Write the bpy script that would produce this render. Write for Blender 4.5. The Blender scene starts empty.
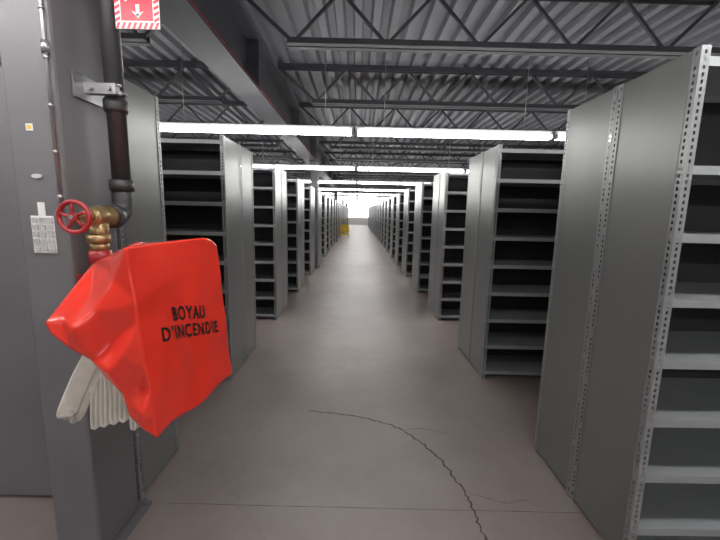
import bpy, bmesh, math, random
from mathutils import Vector, Matrix, noise, geometry
random.seed(4)
scene = bpy.context.scene
scene.view_settings.view_transform = 'Standard'
COL = scene.collection

# ------------------------------------------------------------ materials
def mat(name, col, rough=0.5, metal=0.0, var=0.0, vscale=5.0, bump=0.0, bscale=60.0, emit=None, estr=0.0, coat=0.0, stretch=(1,1,1)):
    m = bpy.data.materials.new(name); m.use_nodes = True
    nt = m.node_tree; b = nt.nodes['Principled BSDF']
    b.inputs['Base Color'].default_value = (*col, 1)
    b.inputs['Roughness'].default_value = rough
    b.inputs['Metallic'].default_value = metal
    if coat: b.inputs['Coat Weight'].default_value = coat
    tc = nt.nodes.new('ShaderNodeTexCoord')
    mp = nt.nodes.new('ShaderNodeMapping'); mp.inputs['Scale'].default_value = stretch
    nt.links.new(tc.outputs['Object'], mp.inputs['Vector'])
    if var:
        n = nt.nodes.new('ShaderNodeTexNoise'); n.inputs['Scale'].default_value = vscale
        n.inputs['Detail'].default_value = 6
        r = nt.nodes.new('ShaderNodeValToRGB')
        r.color_ramp.elements[0].position = 0.3; r.color_ramp.elements[1].position = 0.7
        r.color_ramp.elements[0].color = (*[max(0, c*(1-var)) for c in col], 1)
        r.color_ramp.elements[1].color = (*[min(1, c*(1+var)) for c in col], 1)
        nt.links.new(mp.outputs[0], n.inputs['Vector'])
        nt.links.new(n.outputs['Fac'], r.inputs['Fac'])
        nt.links.new(r.outputs['Color'], b.inputs['Base Color'])
    if bump:
        n2 = nt.nodes.new('ShaderNodeTexNoise'); n2.inputs['Scale'].default_value = bscale
        bp = nt.nodes.new('ShaderNodeBump'); bp.inputs['Strength'].default_value = bump
        bp.inputs['Distance'].default_value = 0.01
        nt.links.new(mp.outputs[0], n2.inputs['Vector'])
        nt.links.new(n2.outputs['Fac'], bp.inputs['Height'])
        nt.links.new(bp.outputs['Normal'], b.inputs['Normal'])
    if emit:
        b.inputs['Emission Color'].default_value = (*emit, 1)
        b.inputs['Emission Strength'].default_value = estr
    return m

M_PANEL = mat('grey_painted_steel', (.205,.207,.202), .32, .4, .06, 2.0, stretch=(1,1,.3))
M_POST = mat('grey_post_steel', (.30,.305,.31), .35, .4, .06, 3)
M_SHELF = mat('shelf_steel', (.35,.365,.38), .4, .3, .06, 3)
M_BACK_SHADED = mat('shaded_back_sheet', (.022,.022,.024), .55, .1, .08, 3)  # near black: shade inside the shelves is put into the colour
M_COL = mat('column_grey_paint', (.165,.157,.168), .45, .1, .08, 3, .05, 80)
M_GIRD = mat('girder_grey_paint', (.070,.070,.082), .55, .1, .1, 3)
M_JOIST = mat('joist_dark_paint', (.048,.048,.058), .55, .1, .1, 3)
M_DECK = mat('galvanised_deck', (.205,.205,.228), .5, .1, .05, 1.5)
M_WALL = mat('wall_paint', (.42,.41,.40), .8, 0, .05, 1)
M_ENDW = mat('end_wall_paint', (.75,.75,.74), .8, 0, .03, 1)
M_TUBE = mat('tube_light', (.9,.9,.9), .5, emit=(1,.99,.965), estr=26)
M_HOUS = mat('fixture_enamel', (.62,.63,.64), .35, .0, .03, 3)
M_PIPE = mat('pipe_dark_paint', (.055,.052,.056), .42, .2, .1, 6)
M_STEEL = mat('zinc_steel', (.42,.42,.43), .35, .8, .1, 10)
M_BRASS = mat('aged_brass', (.46,.33,.17), .42, .8, .25, 30)
M_WHEEL = mat('wheel_red', (.38,.02,.025), .35, 0, .15, 20, coat=.3)
M_RED = mat('red_vinyl', (.90,.045,.026), .22, 0, .04, 6, coat=.4)
M_BLACK = mat('black_ink', (.012,.011,.011), .5, 0, .1, 20)
M_HOSE = mat('canvas_hose', (.74,.71,.64), .8, 0, .10, 18, .4, 250)
M_WHITE = mat('white_sign', (.82,.81,.80), .4, 0, .03, 10)
M_SRED = mat('sign_red', (.70,.02,.05), .35, 0, .05, 10)
M_YEL = mat('yellow_paint', (.80,.55,.02), .4, 0, .06, 10)
M_RUB = mat('black_rubber', (.02,.02,.02), .7, 0, .1, 10)
M_CRACK = mat('crack_dark', (.085,.067,.060), .9, 0, .3, 60)
M_TAG = mat('clear_tag_plastic', (.50,.50,.51), .25, 0, .2, 90)
M_GLOW = mat('bright_glow_pane', (1,1,1), .5, emit=(1,1,1), estr=3.0)  # emissive pane giving the far end its glow
# crinkled vinyl bump
nt=M_RED.node_tree; b=nt.nodes['Principled BSDF']
tc=nt.nodes.new('ShaderNodeTexCoord')
nz=nt.nodes.new('ShaderNodeTexNoise'); nz.inputs['Scale'].default_value=4; nz.inputs['Detail'].default_value=2
mx=nt.nodes.new('ShaderNodeVectorMath'); mx.operation='MULTIPLY_ADD'; mx.inputs[1].default_value=(.25,.25,.25)
vo=nt.nodes.new('ShaderNodeTexVoronoi'); vo.feature='SMOOTH_F1'; vo.inputs['Scale'].default_value=7; vo.inputs['Smoothness'].default_value=.5
nt.links.new(tc.outputs['Object'],nz.inputs['Vector']); nt.links.new(nz.outputs['Color'],mx.inputs[0]); nt.links.new(tc.outputs['Object'],mx.inputs[2])
nt.links.new(mx.outputs[0],vo.inputs['Vector'])
bp=nt.nodes.new('ShaderNodeBump'); bp.inputs['Strength'].default_value=.22; bp.inputs['Distance'].default_value=.03
nt.links.new(vo.outputs['Distance'],bp.inputs['Height']); nt.links.new(bp.outputs['Normal'],b.inputs['Normal'])

def floor_mat():
    m = bpy.data.materials.new('painted_concrete'); m.use_nodes = True
    nt = m.node_tree; b = nt.nodes['Principled BSDF']; L = nt.links.new
    tc = nt.nodes.new('ShaderNodeTexCoord')
    n1 = nt.nodes.new('ShaderNodeTexNoise'); n1.inputs['Scale'].default_value = 1.1; n1.inputs['Detail'].default_value = 9; n1.inputs['Roughness'].default_value=.62
    L(tc.outputs['Object'], n1.inputs['Vector'])
    r1 = nt.nodes.new('ShaderNodeValToRGB')
    r1.color_ramp.elements[0].position=.3; r1.color_ramp.elements[1].position=.72
    r1.color_ramp.elements[0].color=(.212,.174,.162,1); r1.color_ramp.elements[1].color=(.304,.254,.240,1)
    L(n1.outputs['Fac'], r1.inputs['Fac'])
    n2 = nt.nodes.new('ShaderNodeTexNoise'); n2.inputs['Scale'].default_value = 160
    L(tc.outputs['Object'], n2.inputs['Vector'])
    mx = nt.nodes.new('ShaderNodeMix'); mx.data_type='RGBA'; mx.blend_type='MULTIPLY'; mx.inputs['Factor'].default_value=.35
    r2 = nt.nodes.new('ShaderNodeValToRGB'); r2.color_ramp.elements[0].position=.35; r2.color_ramp.elements[0].color=(.7,.7,.7,1); r2.color_ramp.elements[1].position=.6
    L(n2.outputs['Fac'], r2.inputs['Fac'])
    L(r1.outputs['Color'], mx.inputs['A']); L(r2.outputs['Color'], mx.inputs['B'])
    v = nt.nodes.new('ShaderNodeTexVoronoi'); v.feature='DISTANCE_TO_EDGE'; v.inputs['Scale'].default_value=.55
    nw = nt.nodes.new('ShaderNodeTexNoise'); nw.inputs['Scale'].default_value=2.2; nw.inputs['Detail'].default_value=6
    L(tc.outputs['Object'], nw.inputs['Vector'])
    va = nt.nodes.new('ShaderNodeVectorMath'); va.operation='MULTIPLY_ADD'; va.inputs[1].default_value=(.5,.5,.5)
    L(nw.outputs['Color'], va.inputs[0]); L(tc.outputs['Object'], va.inputs[2]); L(va.outputs[0], v.inputs['Vector'])
    r3 = nt.nodes.new('ShaderNodeValToRGB'); r3.color_ramp.elements[0].color=(.86,.85,.84,1); r3.color_ramp.elements[1].position=.006
    L(v.outputs['Distance'], r3.inputs['Fac'])
    mx2 = nt.nodes.new('ShaderNodeMix'); mx2.data_type='RGBA'; mx2.blend_type='MULTIPLY'; mx2.inputs['Factor'].default_value=.6
    L(mx.outputs['Result'], mx2.inputs['A']); L(r3.outputs['Color'], mx2.inputs['B'])
    L(mx2.outputs['Result'], b.inputs['Base Color'])
    b.inputs['Roughness'].default_value=.38
    bp = nt.nodes.new('ShaderNodeBump'); bp.inputs['Strength'].default_value=.45; bp.inputs['Distance'].default_value=.012
    n3 = nt.nodes.new('ShaderNodeTexNoise'); n3.inputs['Scale'].default_value=6; n3.inputs['Detail'].default_value=9
    L(tc.outputs['Object'], n3.inputs['Vector']); L(n3.outputs['Fac'], bp.inputs['Height']); L(bp.outputs['Normal'], b.inputs['Normal'])
    return m
M_FLOOR = floor_mat()

# ------------------------------------------------------------ mesh helpers
def newbm(): return bmesh.new()
def box(bm, x0,x1,y0,y1,z0,z1, mi=0):
    vs=[bm.verts.new((x,y,z)) for z in (z0,z1) for y in (y0,y1) for x in (x0,x1)]
    for f in ((0,2,3,1),(4,5,7,6),(0,1,5,4),(2,6,7,3),(0,4,6,2),(1,3,7,5)):
        fc=bm.faces.new([vs[i] for i in f]); fc.material_index=mi
def bar(bm, a, b, w, h, up=Vector((0,0,1)), mi=0):
    a=Vector(a); b=Vector(b); d=(b-a).normalized()
    s=d.cross(up)
    if s.length<1e-4: s=Vector((1,0,0))
    s.normalize(); u=s.cross(d)
    vs=[]
    for p in (a,b):
        for sx,sy in ((-1,-1),(1,-1),(1,1),(-1,1)):
            vs.append(bm.verts.new(p+s*sx*w/2+u*sy*h/2))
    for f in ((3,2,1,0),(4,5,6,7),(0,1,5,4),(1,2,6,5),(2,3,7,6),(3,0,4,7)):
        bm.faces.new([vs[i] for i in f]).material_index=mi
def tube(bm, pts, rad, seg=16, caps=True, mi=0):
    pts=[Vector(p) for p in pts]; n=len(pts)
    if not hasattr(rad,'__len__'): rad=[rad]*n
    rings=[]; ref=None
    for i,p in enumerate(pts):
        d=(pts[min(i+1,n-1)]-pts[max(i-1,0)]).normalized()
        if ref is None:
            ref=d.orthogonal().normalized()
        ref=(ref-d*ref.dot(d)).normalized(); t=d.cross(ref)
        rings.append([bm.verts.new(p+(ref*math.cos(a)+t*math.sin(a))*rad[i]) for a in [2*math.pi*k/seg for k in range(seg)]])
    for i in range(n-1):
        for k in range(seg):
            f=bm.faces.new((rings[i][k],rings[i][(k+1)%seg],rings[i+1][(k+1)%seg],rings[i+1][k])); f.smooth=True; f.material_index=mi
    if caps:
        bm.faces.new(list(reversed(rings[0]))).material_index=mi; bm.faces.new(rings[-1]).material_index=mi
def torus(bm, c, R, r, S=40, s=10, horizontal=False):
    c=Vector(c); rings=[]
    for i in range(S):
        a=2*math.pi*i/S; ring=[]
        for k in range(s):
            b=2*math.pi*k/s; q=R+r*math.cos(b)
            v=Vector((q*math.cos(a), r*math.sin(b), q*math.sin(a)))
            if horizontal: v=Vector((v.x,v.z,v.y))
            ring.append(bm.verts.new(c+v))
        rings.append(ring)
    for i in range(S):
        for k in range(s):
            f=bm.faces.new((rings[i][k],rings[i][(k+1)%s],rings[(i+1)%S][(k+1)%s],rings[(i+1)%S][k])); f.smooth=True
def mesh(bm, name, mats, bevel=0):
    if bevel:
        bmesh.ops.bevel(bm, geom=list(bm.edges), offset=bevel, segments=2, affect='EDGES', profile=.5)
    bmesh.ops.recalc_face_normals(bm, faces=bm.faces)
    me=bpy.data.meshes.new(name); bm.to_mesh(me); bm.free()
    for m in (mats if isinstance(mats,(list,tuple)) else [mats]): me.materials.append(m)
    return me
def obj(name, me, parent=None, loc=None, rotz=0):
    o=bpy.data.objects.new(name, me)
    if loc is not None: o.location=loc
    if rotz: o.rotation_euler=(0,0,rotz)
    if parent: o.parent=parent
    COL.objects.link(o); return o
def top(o, label, cat, group=None):
    o['label']=label; o['category']=cat
    if group: o['group']=group
    return o
def structure(o): o['kind']='structure'; return o

# ------------------------------------------------------------ dimensions
H=1.53; XR=1.20; XL=-1.12; W=.915; D=.42; TOP=2.14
CEIL=3.5; JB=3.0; NROW=23

# ------------------------------------------------------------ setting
bm=newbm(); box(bm,-9,9,-3,50,-.15,0); structure(obj('floor', mesh(bm,'floor',M_FLOOR)))
floor=bpy.data.objects['floor']
bm=newbm(); prev=None; x=-9.0; P=.19; prof=[(0,0),(.075,0),(.095,.065),(.17,.065),(.19,0)]
pts=[]
while x<9:
    for dx,dz in prof[:-1]: pts.append((x+dx, CEIL+dz))
    x+=P
pts.append((9,CEIL))
for (px,pz) in pts:
    a=bm.verts.new((px,-3,pz)); b=bm.verts.new((px,50,pz))
    if prev: bm.faces.new((prev[0],a,b,prev[1]))
    prev=(a,b)
me=mesh(bm,'ceiling',M_DECK); o=structure(obj('ceiling',me))
sm=o.modifiers.new('Solidify','SOLIDIFY'); sm.thickness=.02; sm.offset=1
for nm,b6,m in (('wall_left',(-9.2,-9,-3,50,0,3.6),M_WALL),('wall_right',(9,9.2,-3,50,0,3.6),M_WALL),
              ('wall_rear',(-9.2,9.2,-3.2,-3,0,3.6),M_WALL),('wall_front',(-9.2,9.2,50,50.2,0,3.6),M_ENDW)):
    bm=newbm(); box(bm,*b6); structure(obj(nm,mesh(bm,nm,m)))
bm=newbm(); box(bm,-1.6,1.6,49.9,49.97,.9,2.7,0)
for k in (-1.62,-.54,.54,1.62): box(bm,k-.03,k+.03,49.86,49.98,.86,2.74,1)
box(bm,-1.65,1.65,49.86,49.98,.84,.9,1); box(bm,-1.65,1.65,49.86,49.98,2.7,2.76,1)
structure(obj('added_window_1',mesh(bm,'added_window_1',[M_GLOW,M_HOUS])))  # window added to make the far end of the aisle glow

def ribbon(points, w, name, jit=.006, n=14):
    bm=newbm(); pp=[]
    P=[Vector(p) for p in points]
    for i in range(len(P)-1):
        a=P[max(i-1,0)];b=P[i];c=P[i+1];d=P[min(i+2,len(P)-1)]
        for k in range(n):
            t=k/n
            q=.5*((2*b)+(-a+c)*t+(2*a-5*b+4*c-d)*t*t+(-a+3*b-3*c+d)*t**3)
            pp.append(q+Vector((random.uniform(-jit,jit),random.uniform(-jit,jit))))
    pp.append(P[-1]); prev=None
    for i,q in enumerate(pp):
        tp=min(1,i/8)
        d=(pp[min(i+1,len(pp)-1)]-pp[max(i-1,0)]).normalized(); s=Vector((-d.y,d.x))*w*tp*random.uniform(.45,1)/2
        a=bm.verts.new((q.x+s.x,q.y+s.y,.0008)); b=bm.verts.new((q.x-s.x,q.y-s.y,.0008))
        if prev: bm.faces.new((prev[0],a,b,prev[1]))
        prev=(a,b)
    o=obj(name, mesh(bm,name,M_CRACK), floor); return o
ribbon([(-.36,2.68),(-.26,2.665),(.05,2.605),(.34,2.445),(.53,2.175),(.62,1.872),(.635,1.667),(.64,1.45)],.016,'crack',jit=.009)
ribbon([(.34,2.445),(.50,2.46),(.66,2.40)],.005,'crack')
ribbon([(.62,1.87),(.80,1.78),(.95,1.80)],.004,'crack')
ribbon([(-1.12,1.745),(-.4,1.735),(.4,1.725),(1.2,1.715)],.005,'joint',jit=.0015)

# ------------------------------------------------------------ girder, columns, joists
bm=newbm(); gx0,gx1=-1.44,-1.13; zb=2.86; zt=3.42
box(bm,gx0,gx1,-2.99,49.8,zb,zb+.02); box(bm,gx0,gx1,-2.99,49.8,zt-.02,zt)
box(bm,(gx0+gx1)/2-.008,(gx0+gx1)/2+.008,-2.99,49.8,zb+.02,zt-.02)
for yy in [1.55+2.9*k for k in range(0,16)]:
    box(bm,gx0+.01,gx1-.01,yy-.006,yy+.006,zb+.02,zt-.02)
o=obj('roof_girder',mesh(bm,'roof_girder',M_GIRD))
top(o,'long dark grey steel I-beam girder running above the aisle edge','steel girder')
bm=newbm(); tube(bm,[(-1.125,-2.9,2.886),(-1.125,49.7,2.886)],.0035,8)
for k in range(17): box(bm,-1.131,-1.121,1.0+2.9*k,1.02+2.9*k,2.874,2.898)
top(obj('red_conduit',mesh(bm,'red_conduit',M_WHEEL)),'thin red alarm conduit clipped along the edge of the girder','conduit')

cy=[1.55,10.25,19.75,29.25,38.75]
bm=newbm()
box(bm,-.095,.095,-.14,.14,.02,zb-.015)
colme=mesh(bm,'column_shaft',M_COL,.012)
bm=newbm(); box(bm,-.13,.13,-.19,.19,0,.02)
for sx in(-1,1):
    for sy in(-1,1): tube(bm,[(sx*.112,sy*.165,.02),(sx*.112,sy*.165,.045)],.012,6)
basme=mesh(bm,'column_base_plate',M_COL)
bm=newbm(); box(bm,-.13,.13,-.2,.2,zb-.015,zb); capme=mesh(bm,'column_cap_plate',M_COL)
CX=-1.182
for i,y in enumerate(cy):
    e=obj('steel_column',None,loc=(CX,y,0))
    obj('shaft',colme,e); obj('base_plate',basme,e); obj('cap_plate',capme,e)
    top(e,'grey painted steel column carrying a fire hose and standpipe' if i==0 else 'grey painted steel column standing between shelving rows','column','steel columns')

def joist_meshes(xa,xb):
    L=abs(xb-xa); s=1 if xb>xa else -1
    bmT=newbm()
    for o_ in (-.035,.035):
        box(bmT,min(xa,xb),max(xa,xb),o_-.025,o_+.025,CEIL-.012,CEIL-.002)
        box(bmT,min(xa,xb),max(xa,xb),o_-.004,o_+.004,CEIL-.06,CEIL-.012)
    bmB=newbm(); b0=xa+s*.46; b1=xb-s*.3
    for o_ in (-.042,.042):
        box(bmB,min(b0,b1),max(b0,b1),o_-.030,o_+.030,JB,JB+.009)
        box(bmB,min(b0,b1),max(b0,b1),o_-.018 if o_>0 else o_+.010,(o_-.010) if o_>0 else o_+.018,JB+.009,JB+.065)
    bmW=newbm()
    bar(bmW,(xa+s*.03,0,CEIL-.05),(b0+s*.05,0,JB+.03),.03,.03,Vector((0,1,0)))
    x=b0+s*.05; upn=True; st=.42
    while abs(x-xa)<L-.4-st:
        nx=x+s*st
        bar(bmW,(x,0,JB+.03 if upn else CEIL-.04),(nx,0,CEIL-.04 if upn else JB+.03),.026,.026,Vector((0,1,0)))
        x=nx; upn=not upn
    return [('top_chord',mesh(bmT,'top_chord',M_JOIST)),('bottom_chord',mesh(bmB,'bottom_chord',M_JOIST)),('web',mesh(bmW,'web',M_JOIST))]
jr=joist_meshes(-1.12,8.95); jl=joist_meshes(-1.45,-8.95)
for k in range(-1,27):
    y=1.8*k
    for set_ in (jr,jl):
        e=obj('roof_joist',None,loc=(0,y,0))
        for n,m_ in set_: obj(n,m_,e)
        top(e,'dark grey open-web steel joist under the corrugated deck','roof joist','open-web roof joists')

# ------------------------------------------------------------ light fixtures
bm=newbm(); FL=2.42
box(bm,0,FL,-.045,.045,.0,.05)
hous=mesh(bm,'housing',M_HOUS,.006)
bm=newbm(); tube(bm,[(.03,0,0),(FL-.03,0,0)],.019,12); tubm=mesh(bm,'fluorescent_tube',M_TUBE)
bm=newbm()
for xx in (.0,FL-.03): box(bm,xx,xx+.03,-.075,.075,-.048,.0)
sock=mesh(bm,'lamp_holder',M_HOUS)
LZ=2.52
bm=newbm(); tube(bm,[(0,0,.05),(0,0,CEIL-LZ-.001)],.004,6); rod=mesh(bm,'hanger_rod',M_STEEL)
fy=[-2.0,0.9]+[4.75+3.8*k for k in range(12)]  # first two rows are out of view, added to light the near end
for y in fy:
    for k in range(-2,2):
        x0=k*2.44-.05
        e=obj('fluorescent_light_fixture',None,loc=(x0,y,LZ))
        obj('housing',hous,e); obj('lamp_holder',sock,e)
        for s in(-1,1): obj('fluorescent_tube',tubm,e,loc=(0,s*.052,-.024))
        for xx in(.35,FL-.35): obj('hanger_rod',rod,e,loc=(xx,0,0))
        top(e,'suspended white strip light with two lit fluorescent tubes','ceiling light','fluorescent strip lights')

# ------------------------------------------------------------ shelving
NS=9; ZS=[.075+ (TOP-.035-.075)/(NS-1)*i for i in range(NS)]
ZN=[.075]+[.205+.254*i for i in range(7)]+[TOP-.035]
def flange(bm, axis, o, w, z1, ox, oy):
    hw=.009; pitch=.025; hh=.013
    c=[0,(w-hw)/2,(w+hw)/2,w]
    zs=[0.0]; z=.012
    while z+hh<z1-.01: zs+= [z,z+hh]; z+=pitch
    zs.append(z1)
    def V(a,z): return bm.verts.new((ox+a*o,oy,z) if axis=='x' else (ox,oy+a*o,z))
    rows=[[V(a,z) for a in c] for z in zs]
    for i in range(len(zs)-1):
        hole=(i%2==1)
        for j in range(3):
            if hole and j==1: continue
            bm.faces.new((rows[i][j],rows[i][j+1],rows[i+1][j+1],rows[i+1][j]))
PW=.034
posts={}
for sx in(-1,1):
    for sy in(-1,1):
        bm=newbm(); flange(bm,'x',sx,PW,TOP,0,0); flange(bm,'y',sy,PW,TOP,0,0)
        posts[(sx,sy)]=mesh(bm,'post',M_POST)
bm=newbm(); box(bm,.0015,.0035,PW*.92,D-PW*.92,.02,TOP-.004)
for y_ in (PW*.92, D-PW*.92-.006): box(bm,-.002,.0035,y_,y_+.006,.02,TOP-.004)
sidem=mesh(bm,'side_panel',M_PANEL)
bm=newbm(); box(bm,.004,W-.004,-.0015,.0,.02,TOP-.004)
backm=mesh(bm,'back_panel',M_BACK_SHADED)
def shelf_bm(bm,z=0,mi=0):
    x0,x1,y0,y1=.005,W-.005,.004,D-.004
    box(bm,x0,x1,y0,y1,z-.002,z,mi)
    box(bm,x0,x1,y0,y0+.0015,z-.032,z-.002,mi); box(bm,x0,x1,y1-.0015,y1,z-.032,z-.002,mi)
    box(bm,x0,x1,y0+.0015,y0+.012,z-.032,z-.0305,mi)
    box(bm,x0,x0+.0015,y0+.002,y1-.002,z-.03,z-.002,mi); box(bm,x1-.0015,x1,y0+.002,y1-.002,z-.03,z-.002,mi)
bm=newbm(); shelf_bm(bm); shelfm=mesh(bm,'shelf',M_SHELF)
bm=newbm()
for (px,py,sx,sy) in ((0,0,1,1),(W,0,-1,1),(0,D,1,-1),(W,D,-1,-1)):
    box(bm,min(px,px+sx*PW),max(px,px+sx*PW),min(py,py+sy*.003),max(py,py+sy*.003),0,TOP,1)
    box(bm,min(px,px+sx*.002),max(px,px+sx*.002),min(py,py+sy*PW),max(py,py+sy*PW),0,TOP,1)
box(bm,.0015,.0035,PW,D-PW,.02,TOP-.004,0); box(bm,W-.0035,W-.0015,PW,D-PW,.02,TOP-.004,0)
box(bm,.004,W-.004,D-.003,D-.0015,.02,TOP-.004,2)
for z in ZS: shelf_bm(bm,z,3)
farm=mesh(bm,'shelving_unit_far',[M_PANEL,M_POST,M_BACK_SHADED,M_SHELF])

def unit(x0,y0,face,detail,label,lightback=False,zs=ZS):
    if face<0: loc=(x0,y0,0); rz=0
    else: loc=(x0+W,y0+D,0); rz=math.pi
    if not detail:
        o=obj('shelving_unit',farm,loc=loc,rotz=rz)
    else:
        o=obj('shelving_unit',None,loc=loc,rotz=rz)
        for (px,py,sx,sy) in ((0,0,1,1),(W,0,-1,1),(0,D,1,-1),(W,D,-1,-1)):
            obj('post',posts[(sx,sy)],o,loc=(px,py,0))
        obj('side_panel',sidem,o); obj('side_panel',sidem,o,loc=(W-.005,0,0))
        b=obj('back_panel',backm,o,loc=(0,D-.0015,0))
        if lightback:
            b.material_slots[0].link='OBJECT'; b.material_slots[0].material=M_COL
        for z in zs: obj('shelf',shelfm,o,loc=(0,0,z))
    return top(o,label,'shelving unit','grey steel shelving units')
LB='empty grey steel shelving unit with perforated posts and closed end panel'
G=.004
for r in range(NROW):
    y=1.40+1.905*r
    det = r<6
    nb = 2 if r<4 else 1
    for b_ in range(nb):
        unit(XR+b_*(W+.002),y,-1,det,LB,zs=ZN if r==0 else ZS); unit(XR+b_*(W+.002),y+D+G,1,det,LB)
unit(XL-W,1.76,1,True,'empty grey steel shelving unit with plain back, behind the column',True)
unit(XL-2*W-.002,1.76,1,True,'empty grey steel shelving unit with plain back, behind the column',True)
for r in range(NROW-1):
    y=3.19+1.905*r
    det = r<5
    nb = 2 if r<3 else 1
    for b_ in range(nb):
        xx=XL-W-b_*(W+.002)
        unit(xx,y,-1,det,LB); unit(xx,y+D+G,1,det,LB)

# ------------------------------------------------------------ standpipe with valve
sp=obj('fire_standpipe',None,loc=(-1.0,1.606,0))
top(sp,'dark grey standpipe with brass hose valve clamped to the column','fire standpipe')
bm=newbm(); tube(bm,[(0,0,1.60),(0,0,CEIL-.002)],.035,24); obj('pipe',mesh(bm,'pipe',M_PIPE),sp)
bm=newbm()
pth=[(0,0,1.64)]+[(0,-.06+.06*math.cos(a),1.555-.06*math.sin(a)) for a in [math.pi/2*k/8 for k in range(9)]]+[(0,-.085,1.495)]
tube(bm,pth,.040,20)
tube(bm,[(0,0,1.60),(0,0,1.645)],.046,20); tube(bm,[(0,-.055,1.495),(0,-.09,1.495)],.047,20)
obj('elbow',mesh(bm,'elbow',M_PIPE),sp)
bm=newbm()
tube(bm,[(0,0,1.915),(0,0,1.925),(0,0,1.960),(0,0,1.968)],[.040,.045,.045,.040],24)
obj('coupling',mesh(bm,'coupling',M_PIPE),sp)
bm=newbm(); BZ=1.99
box(bm,-.083,.045,-.066,-.040,BZ-.02,BZ+.02); box(bm,-.0845,-.078,-.12,.05,BZ-.045,BZ+.045)
torus(bm,(0,0,BZ),.039,.006,horizontal=True)
for zz in (BZ-.015,BZ+.015): tube(bm,[(.035,-.053,zz),(.060,-.053,zz)],.006,8)
tube(bm,[(-.05,-.066,BZ),(-.05,-.078,BZ)],.010,6); tube(bm,[(.02,-.066,BZ),(.02,-.078,BZ)],.010,6)
obj('clamp_bracket',mesh(bm,'clamp_bracket',M_STEEL),sp)
bm=newbm()
Z0=1.495
tube(bm,[(0,-.088,Z0),(-.002,-.105,Z0),(-.003,-.118,Z0),(-.005,-.15,Z0),(-.006,-.18,Z0),(-.006,-.196,Z0)],[.040,.040,.031,.043,.035,.030],20)
tube(bm,[(-.006,-.196,Z0),(-.006,-.206,Z0)],.036,6)
tube(bm,[(-.006,-.206,Z0),(-.006,-.225,Z0),(-.006,-.232,Z0)],[.026,.022,.014],16)
tube(bm,[(-.006,-.23,Z0),(-.006,-.285,Z0)],.0075,10)
tube(bm,[(-.005,-.15,Z0-.02),(-.005,-.155,Z0-.06),(-.005,-.16,Z0-.075)],[.034,.032,.030],20)
tube(bm,[(-.005,-.16,Z0-.07),(-.005,-.16,Z0-.10)],.041,8)
tube(bm,[(-.005,-.16,Z0-.10),(-.005,-.16,Z0-.13)],[.033,.033],20)
obj('valve_body',mesh(bm,'valve_body',M_BRASS),sp)
bm=newbm()
tube(bm,[(-.005,-.16,Z0-.13),(-.005,-.16,Z0-.18)],.040,16)
o=obj('hose_collar',mesh(bm,'hose_collar',M_WHEEL),sp); o['label']='red painted hose collar'
bm=newbm(); c=(-.006,-.275,Z0)
torus(bm,c,.054,.0085)
for k in range(5):
    a=2*math.pi*k/5+.3
    tube(bm,[(c[0]+.010*math.cos(a),c[1]-.004,c[2]+.010*math.sin(a)),(c[0]+.032*math.cos(a+.15),c[1]-.002,c[2]+.032*math.sin(a+.15)),(c[0]+.054*math.cos(a),c[1],c[2]+.054*math.sin(a))],.0055,8)
tube(bm,[(c[0],c[1]-.012,c[2]),(c[0],c[1]+.010,c[2])],.015,16)
obj('handwheel',mesh(bm,'handwheel',M_WHEEL),sp)
bm=newbm(); tube(bm,[(c[0],c[1]-.018,c[2]),(c[0],c[1]-.011,c[2])],.008,6); obj('nut',mesh(bm,'nut',M_STEEL),sp)

# ------------------------------------------------------------ hose cover
TL=Vector((-.657,1.05,1.42)); TR=Vector((-.584,1.515,1.425)); BR=Vector((-.537,1.515,.829)); BL=Vector((-.608,1.05,.833))
B1=Vector((-.93,1.30,1.34)); B2=Vector((-.90,1.50,1.40))
C=Vector((-.950,1.10,1.178)); C2=Vector((-.95,1.50,1.05))
def disp(p):
    n=noise.noise_vector(p*3.5)*.006
    r=1-math.sqrt(noise.noise(Vector((p.x*3+p.z*3.0,p.y*3-p.z*2,p.z*1.5+4)))**2+.0015)*2
    r2=1-math.sqrt(noise.noise(Vector((p.x*6+p.z*5.0+9,p.y*6-p.z*4,p.z*4+1)))**2+.003)*2
    return p+n+Vector((.008*r+.003*r2,-.004*r-.003*r2,0))
def lerp(a,b,t): return a+(b-a)*t
def fmain(s,t):
    a=lerp(TL,TR,s); b=lerp(BL,BR,s); p=lerp(a,b,t)
    rc=max(0,(s-.80)/.20)**2*max(0,1-t/.14)
    p.z-=.035*rc
    p.z+=.008*math.sin(s*math.pi*3)*t**6
    env=math.sin(math.pi*min(1,max(0,t)))*math.sin(math.pi*min(1,max(0,s)))
    q=(s*1.0-.22*t)
    p.x+=env*(.008-.05*abs(q-.16) if abs(q-.16)<.16 else 0)
    return disp(p)
def ftop(s,t):
    a=lerp(TL,TR,s); b=lerp(B1,B2,s); p=lerp(a,b,t)
    rc=max(0,(s-.80)/.20)**2
    p.z-=.035*rc*(1-t)
    return disp(p)
def fback(s,t):
    a=lerp(B1,B2,s); b=lerp(C,C2,s); return disp(lerp(a,b,t))
bm=newbm()
def patch(f,n,m):
    g=[[bm.verts.new(f(i/n,j/m)) for i in range(n+1)] for j in range(m+1)]
    for j in range(m):
        for i in range(n):
            q=bm.faces.new((g[j][i],g[j][i+1],g[j+1][i+1],g[j+1][i])); q.smooth=True
patch(fmain,72,96); patch(ftop,72,16); patch(fback,48,16)
ctrl=[TL]+[lerp(TL,BL,k/8) for k in range(1,8)]+[BL]
left=[lerp(TL,B1,.5),B1,lerp(B1,C,.5),C,Vector((-.930,1.09,1.148)),Vector((-.87,1.08,1.105)),Vector((-.815,1.085,1.068)),
      Vector((-.765,1.07,1.02)),Vector((-.715,1.07,.965)),Vector((-.695,1.062,.90)),Vector((-.655,1.055,.862))]
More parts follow.
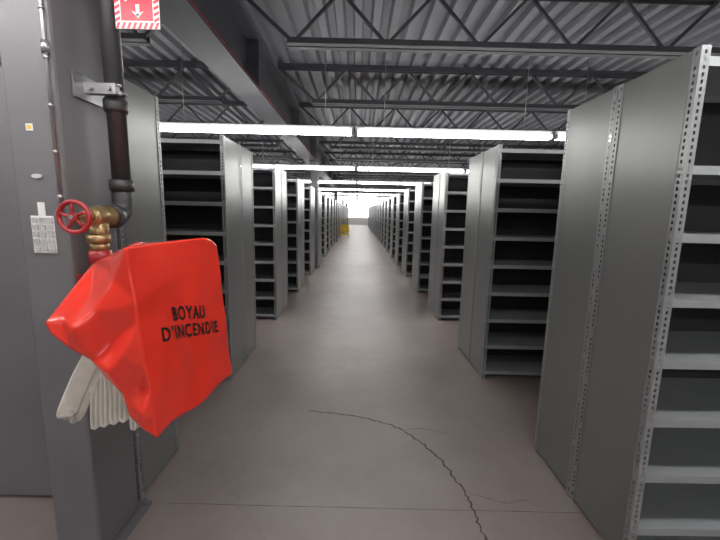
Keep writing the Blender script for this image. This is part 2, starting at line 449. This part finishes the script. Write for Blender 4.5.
inner=[Vector((-.79,1.17,1.335)),Vector((-.735,1.10,1.32)),Vector((-.85,1.165,1.25)),Vector((-.775,1.07,1.23)),Vector((-.705,1.06,1.24)),
       Vector((-.90,1.10,1.19)),Vector((-.83,1.05,1.18)),Vector((-.75,1.10,1.13)),Vector((-.685,1.035,1.10)),
       Vector((-.735,1.04,1.05)),Vector((-.668,1.075,1.0)),Vector((-.64,1.035,.92))]
outline=ctrl+list(reversed(left)); nout=len(outline)
allp=outline+inner
v2=[Vector((p.x,p.z)) for p in allp]
res=geometry.delaunay_2d_cdt(v2,[],[list(range(nout))],1,1e-5)
idx=[o_[0] if o_ else 0 for o_ in res[3]]
b2=bmesh.new(); vv=[b2.verts.new(allp[idx[i]]) for i in range(len(res[0]))]
for f in res[2]:
    try: b2.faces.new([vv[i] for i in f])
    except ValueError: pass
bmesh.ops.subdivide_edges(b2,edges=b2.edges[:],cuts=7,use_grid_fill=True)
inn=[v for v in b2.verts if not v.is_boundary]
for _ in range(3): bmesh.ops.smooth_vert(b2,verts=inn,factor=.4,use_axis_x=True,use_axis_y=True,use_axis_z=True)
mp_={}
for v in b2.verts: mp_[v]=bm.verts.new(disp(v.co.copy()))
for f in b2.faces:
    q=bm.faces.new([mp_[v] for v in f.verts]); q.smooth=True
b2.free()
bmesh.ops.remove_doubles(bm,verts=bm.verts,dist=.0012)
cov=obj('fire_hose_cover',mesh(bm,'fire_hose_cover',M_RED))
sm=cov.modifiers.new('Solidify','SOLIDIFY'); sm.thickness=.002; sm.offset=0
top(cov,'red-orange vinyl fire hose cover with black French lettering','fire hose cover')
def stencil(txt,sc,ty,width,height,k=.165):
    cu=bpy.data.curves.new('t','FONT'); cu.body=txt; cu.size=1; cu.align_x='CENTER'; cu.align_y='CENTER'; cu.offset=.026; cu.space_character=1.18
    to=bpy.data.objects.new('t',cu); COL.objects.link(to)
    dg=bpy.context.evaluated_depsgraph_get(); dg.update()
    me=bpy.data.meshes.new_from_object(to.evaluated_get(dg)); bpy.data.objects.remove(to)
    bm=bmesh.new(); bm.from_mesh(me)
    bmesh.ops.triangulate(bm,faces=bm.faces)
    for _ in range(3):
        es=[e for e in bm.edges if e.calc_length()>.12]
        if es:
            bmesh.ops.subdivide_edges(bm,edges=es,cuts=1); bmesh.ops.triangulate(bm,faces=bm.faces)
    xs=[v.co.x for v in bm.verts]; ys=[v.co.y for v in bm.verts]
    cx=(min(xs)+max(xs))/2; cyy=(min(ys)+max(ys))/2; kx=width/(max(xs)-min(xs)); ky=height/(max(ys)-min(ys))
    for v in bm.verts:
        ds=(v.co.x-cx)*kx/.468
        s=sc+ds; t=ty-(v.co.y-cyy)*ky/.588+k*(s-.5)
        p=fmain(s,t); v.co=p+Vector((.0042,0,.0))
    me2=mesh(bm,'lettering',M_BLACK)
    o=obj('lettering',me2,cov); o['label']='black stencilled word'
    return o
stencil("BOYAU",.50,.430,.180,.050)
stencil("D'INCENDIE",.515,.537,.315,.050)

# ------------------------------------------------------------ hose
bm=newbm()
def sweep(path,wv,hw,th,bm):
    prev=None
    P=[]
    n=len(path)
    for i in range(n-1):
        a=path[max(i-1,0)];b=path[i];c_=path[i+1];d=path[min(i+2,n-1)]
        for k in range(4):
            t=k/4
            P.append(.5*((2*b)+(-a+c_)*t+(2*a-5*b+4*c_-d)*t*t+(-a+3*b-3*c_+d)*t**3))
    P.append(path[-1])
    for i,p in enumerate(P):
        d=(P[min(i+1,len(P)-1)]-P[max(i-1,0)]).normalized()
        s=(wv-d*wv.dot(d)).normalized()*hw; nn=s.cross(d).normalized()*th
        ring=[bm.verts.new(q) for q in (p-s-nn*.3,p-s*.86-nn,p+s*.86-nn,p+s-nn*.3,p+s+nn*.3,p+s*.86+nn,p-s*.86+nn,p-s+nn*.3)]
        if prev:
            for k in range(8): bm.faces.new((prev[k],prev[(k+1)%8],ring[(k+1)%8],ring[k])).smooth=True
        prev=ring
path=[]; nL=6
for i in range(nL):
    x=-.830+i*.027; sp_=(i-5)*.005; zbt=.812+.009*((i*37)%4)
    path+=[Vector((x,1.165,1.19)),Vector((x+sp_*.5,1.16,1.02)),Vector((x+sp_-.001,1.155,zbt+.025)),Vector((x+sp_+.003,1.155,zbt+.003)),Vector((x+sp_+.010,1.155,zbt+.003)),Vector((x+sp_+.014,1.155,zbt+.025)),Vector((x+sp_*.5+.014,1.16,1.02)),Vector((x+.016,1.165,1.19)),Vector((x+.021,1.165,1.205))]
sweep(path,Vector((.10,1,0)),.033,.0045,bm)
wdir=Vector((.80,.45,-.28))
strap=[Vector((-.775,1.135,1.16)),Vector((-.83,1.115,1.06)),Vector((-.875,1.105,.97)),Vector((-.912,1.10,.885)),Vector((-.914,1.108,.866)),Vector((-.902,1.116,.870)),Vector((-.865,1.120,.95)),Vector((-.81,1.13,1.06))]
sweep(strap,wdir,.027,.003,bm)
hose=obj('fire_hose',mesh(bm,'fire_hose',M_HOSE))
top(hose,'off-white canvas fire hose folded on a rack under the red cover','fire hose')
bm=newbm()
box(bm,-1.086,-1.080,1.42,1.5,1.2,1.27); box(bm,-1.085,-.945,1.435,1.455,1.22,1.25); box(bm,-.95,-.943,1.40,1.49,1.20,1.27)
top(obj('hose_rack',mesh(bm,'hose_rack',M_WHEEL)),'red steel hose rack bracket between column and vinyl cover','hose rack')

# ------------------------------------------------------------ sign
sg=obj('fire_hose_sign',None,loc=(-.878,1.56,2.215))
top(sg,'red and white fire hose sign with striped border on the standpipe','sign')
bm=newbm(); box(bm,-.07,.10,-.001,.003,0,.26); obj('sign_plate',mesh(bm,'sign_plate',M_WHITE),sg)
def quad(bm,pts,y=-.0025): bm.faces.new([bm.verts.new((a,y,b)) for a,b in pts])
bm=newbm()
for i in range(8):
    a=-.07+.17*i/8
    quad(bm,[(a,0),(a+.011,0),(a+.021,.022),(a+.010,.022)])
for i in range(11):
    b=.022+.238*i/11
    quad(bm,[(-.07,b),(-.05,b+.010),(-.05,b+.021),(-.07,b+.011)]); quad(bm,[(.08,b),(.0995,b+.010),(.0995,b+.021),(.08,b+.011)])
obj('striped_border',mesh(bm,'striped_border',M_SRED),sg)
bm=newbm(); quad(bm,[(-.046,.028),(.076,.028),(.076,.235),(-.046,.235)]); obj('red_field',mesh(bm,'red_field',M_SRED),sg)
bm=newbm()
cx_,cz_=.02,.15; N=28
for i in range(N):
    a=2*math.pi*i/N; b=2*math.pi*(i+1)/N
    for r0,r1 in ((.030,.040),(.012,.021)):
        quad(bm,[(cx_+r0*math.cos(a),cz_+r0*math.sin(a)),(cx_+r1*math.cos(a),cz_+r1*math.sin(a)),(cx_+r1*math.cos(b),cz_+r1*math.sin(b)),(cx_+r0*math.cos(b),cz_+r0*math.sin(b))],-.0035)
quad(bm,[(-.030,.095),(-.020,.095),(-.012,.15),(-.022,.15)],-.0035)
quad(bm,[(.012,.045),(.026,.045),(.026,.085),(.012,.085)],-.0035)
quad(bm,[(-.004,.062),(.019,.036),(.042,.062),(.019,.052)],-.0035)
obj('pictogram',mesh(bm,'pictogram',M_WHITE),sg)
bm=newbm(); box(bm,-.14,.06,.003,.010,.12,.14); obj('mounting_strip',mesh(bm,'mounting_strip',M_STEEL),sg)

# ------------------------------------------------------------ things on the column front
yF=1.409
bm=newbm()
box(bm,-1.225,-1.140,yF-.003,yF,1.355,1.495,0)
for i in range(3):
    for j in range(5):
        x=-1.2215+i*.0275; z=1.360+j*.0265
        box(bm,x+.003,x+.023,yF-.009,yF-.003,z+.003,z+.022,1)
box(bm,-1.195,-1.170,yF-.003,yF,1.495,1.545,0)
top(obj('inspection_tag',mesh(bm,'inspection_tag',[M_WHITE,M_TAG])),'white tag with clear blister pockets stuck on the column','tag')
bm=newbm(); box(bm,-1.207,-1.182,yF-.002,yF,1.80,1.825,0); box(bm,-1.201,-1.188,yF-.003,yF-.002,1.806,1.819,1)
top(obj('sticker',mesh(bm,'sticker',[M_WHITE,M_YEL])),'small square white sticker with yellow centre on the column','sticker')
bm=newbm(); tube(bm,[(-1.185,yF,1.64),(-1.185,yF-.004,1.64)],.020,20)
for v in bm.verts: v.co.z=1.64+(v.co.z-1.64)*.4
top(obj('oval_plug',mesh(bm,'oval_plug',M_HOUS)),'small oval light grey plug on the column','plug')
bm=newbm(); xx=-1.102; yy=1.400
tube(bm,[(xx,yy,1.50),(xx,yy,2.845)],.006,10)
for z in [1.56+.16*i for i in range(8)]: tube(bm,[(xx,yy,z),(xx,yy,z+.012)],.009,8)
tube(bm,[(xx,yy,2.06),(xx,yy,2.10)],.013,10)
top(obj('conduit',mesh(bm,'conduit',M_STEEL)),'thin light grey cable conduit strapped to the column edge','conduit')

# ------------------------------------------------------------ yellow step stool
yl=obj('rolling_step_stool',None,loc=(-.80,23.0,0)); top(yl,'yellow steel rolling step stool standing in the aisle','step stool')
bm=newbm()
for s in(-.25,.25):
    bar(bm,(s,-.3,.06),(s,.22,.95),.03,.03,Vector((1,0,0))); bar(bm,(s,.3,.06),(s,.22,.95),.03,.03,Vector((1,0,0)))
    bar(bm,(s,-.3,.12),(s,.3,.12),.03,.03)
    bar(bm,(s,.22,.9),(s,.22,1.15),.03,.03,Vector((1,0,0)))
bar(bm,(-.25,.22,1.15),(.25,.22,1.15),.03,.03); bar(bm,(-.25,.3,.4),(.25,.3,.4),.03,.03)
box(bm,-.24,.24,-.02,.0,.35,.8)
obj('frame',mesh(bm,'frame',M_YEL),yl)
for i,(yy,zz) in enumerate(((-.2,.27),(-.06,.5),(.1,.75))):
    bm=newbm(); box(bm,-.25,.25,yy-.1,yy+.1,zz-.02,zz+.02); box(bm,-.25,.25,yy-.1,yy-.09,zz-.10,zz-.02); obj('step',mesh(bm,'step',M_YEL),yl)
for sx in(-.25,.25):
    for sy in(-.3,.3):
        bm=newbm(); tube(bm,[(sx-.012,sy,.04),(sx+.012,sy,.04)],.04,14); obj('caster',mesh(bm,'caster',M_RUB),yl)

# ------------------------------------------------------------ world & camera
w=bpy.data.worlds.new('World'); scene.world=w; w.use_nodes=True
w.node_tree.nodes['Background'].inputs[0].default_value=(.6,.62,.65,1); w.node_tree.nodes['Background'].inputs[1].default_value=.3
cd=bpy.data.cameras.new('Camera'); cd.sensor_width=36; cd.lens=18.5; cd.clip_start=.05; cd.clip_end=200
cam=bpy.data.objects.new('Camera',cd); COL.objects.link(cam)
R=Matrix.Rotation(math.radians(-.5),4,'Z')@Matrix.Rotation(math.radians(90-8.76),4,'X')@Matrix.Rotation(math.radians(1.2),4,'Z')
cam.matrix_world=Matrix.Translation((0,0,H))@R
scene.camera=cam
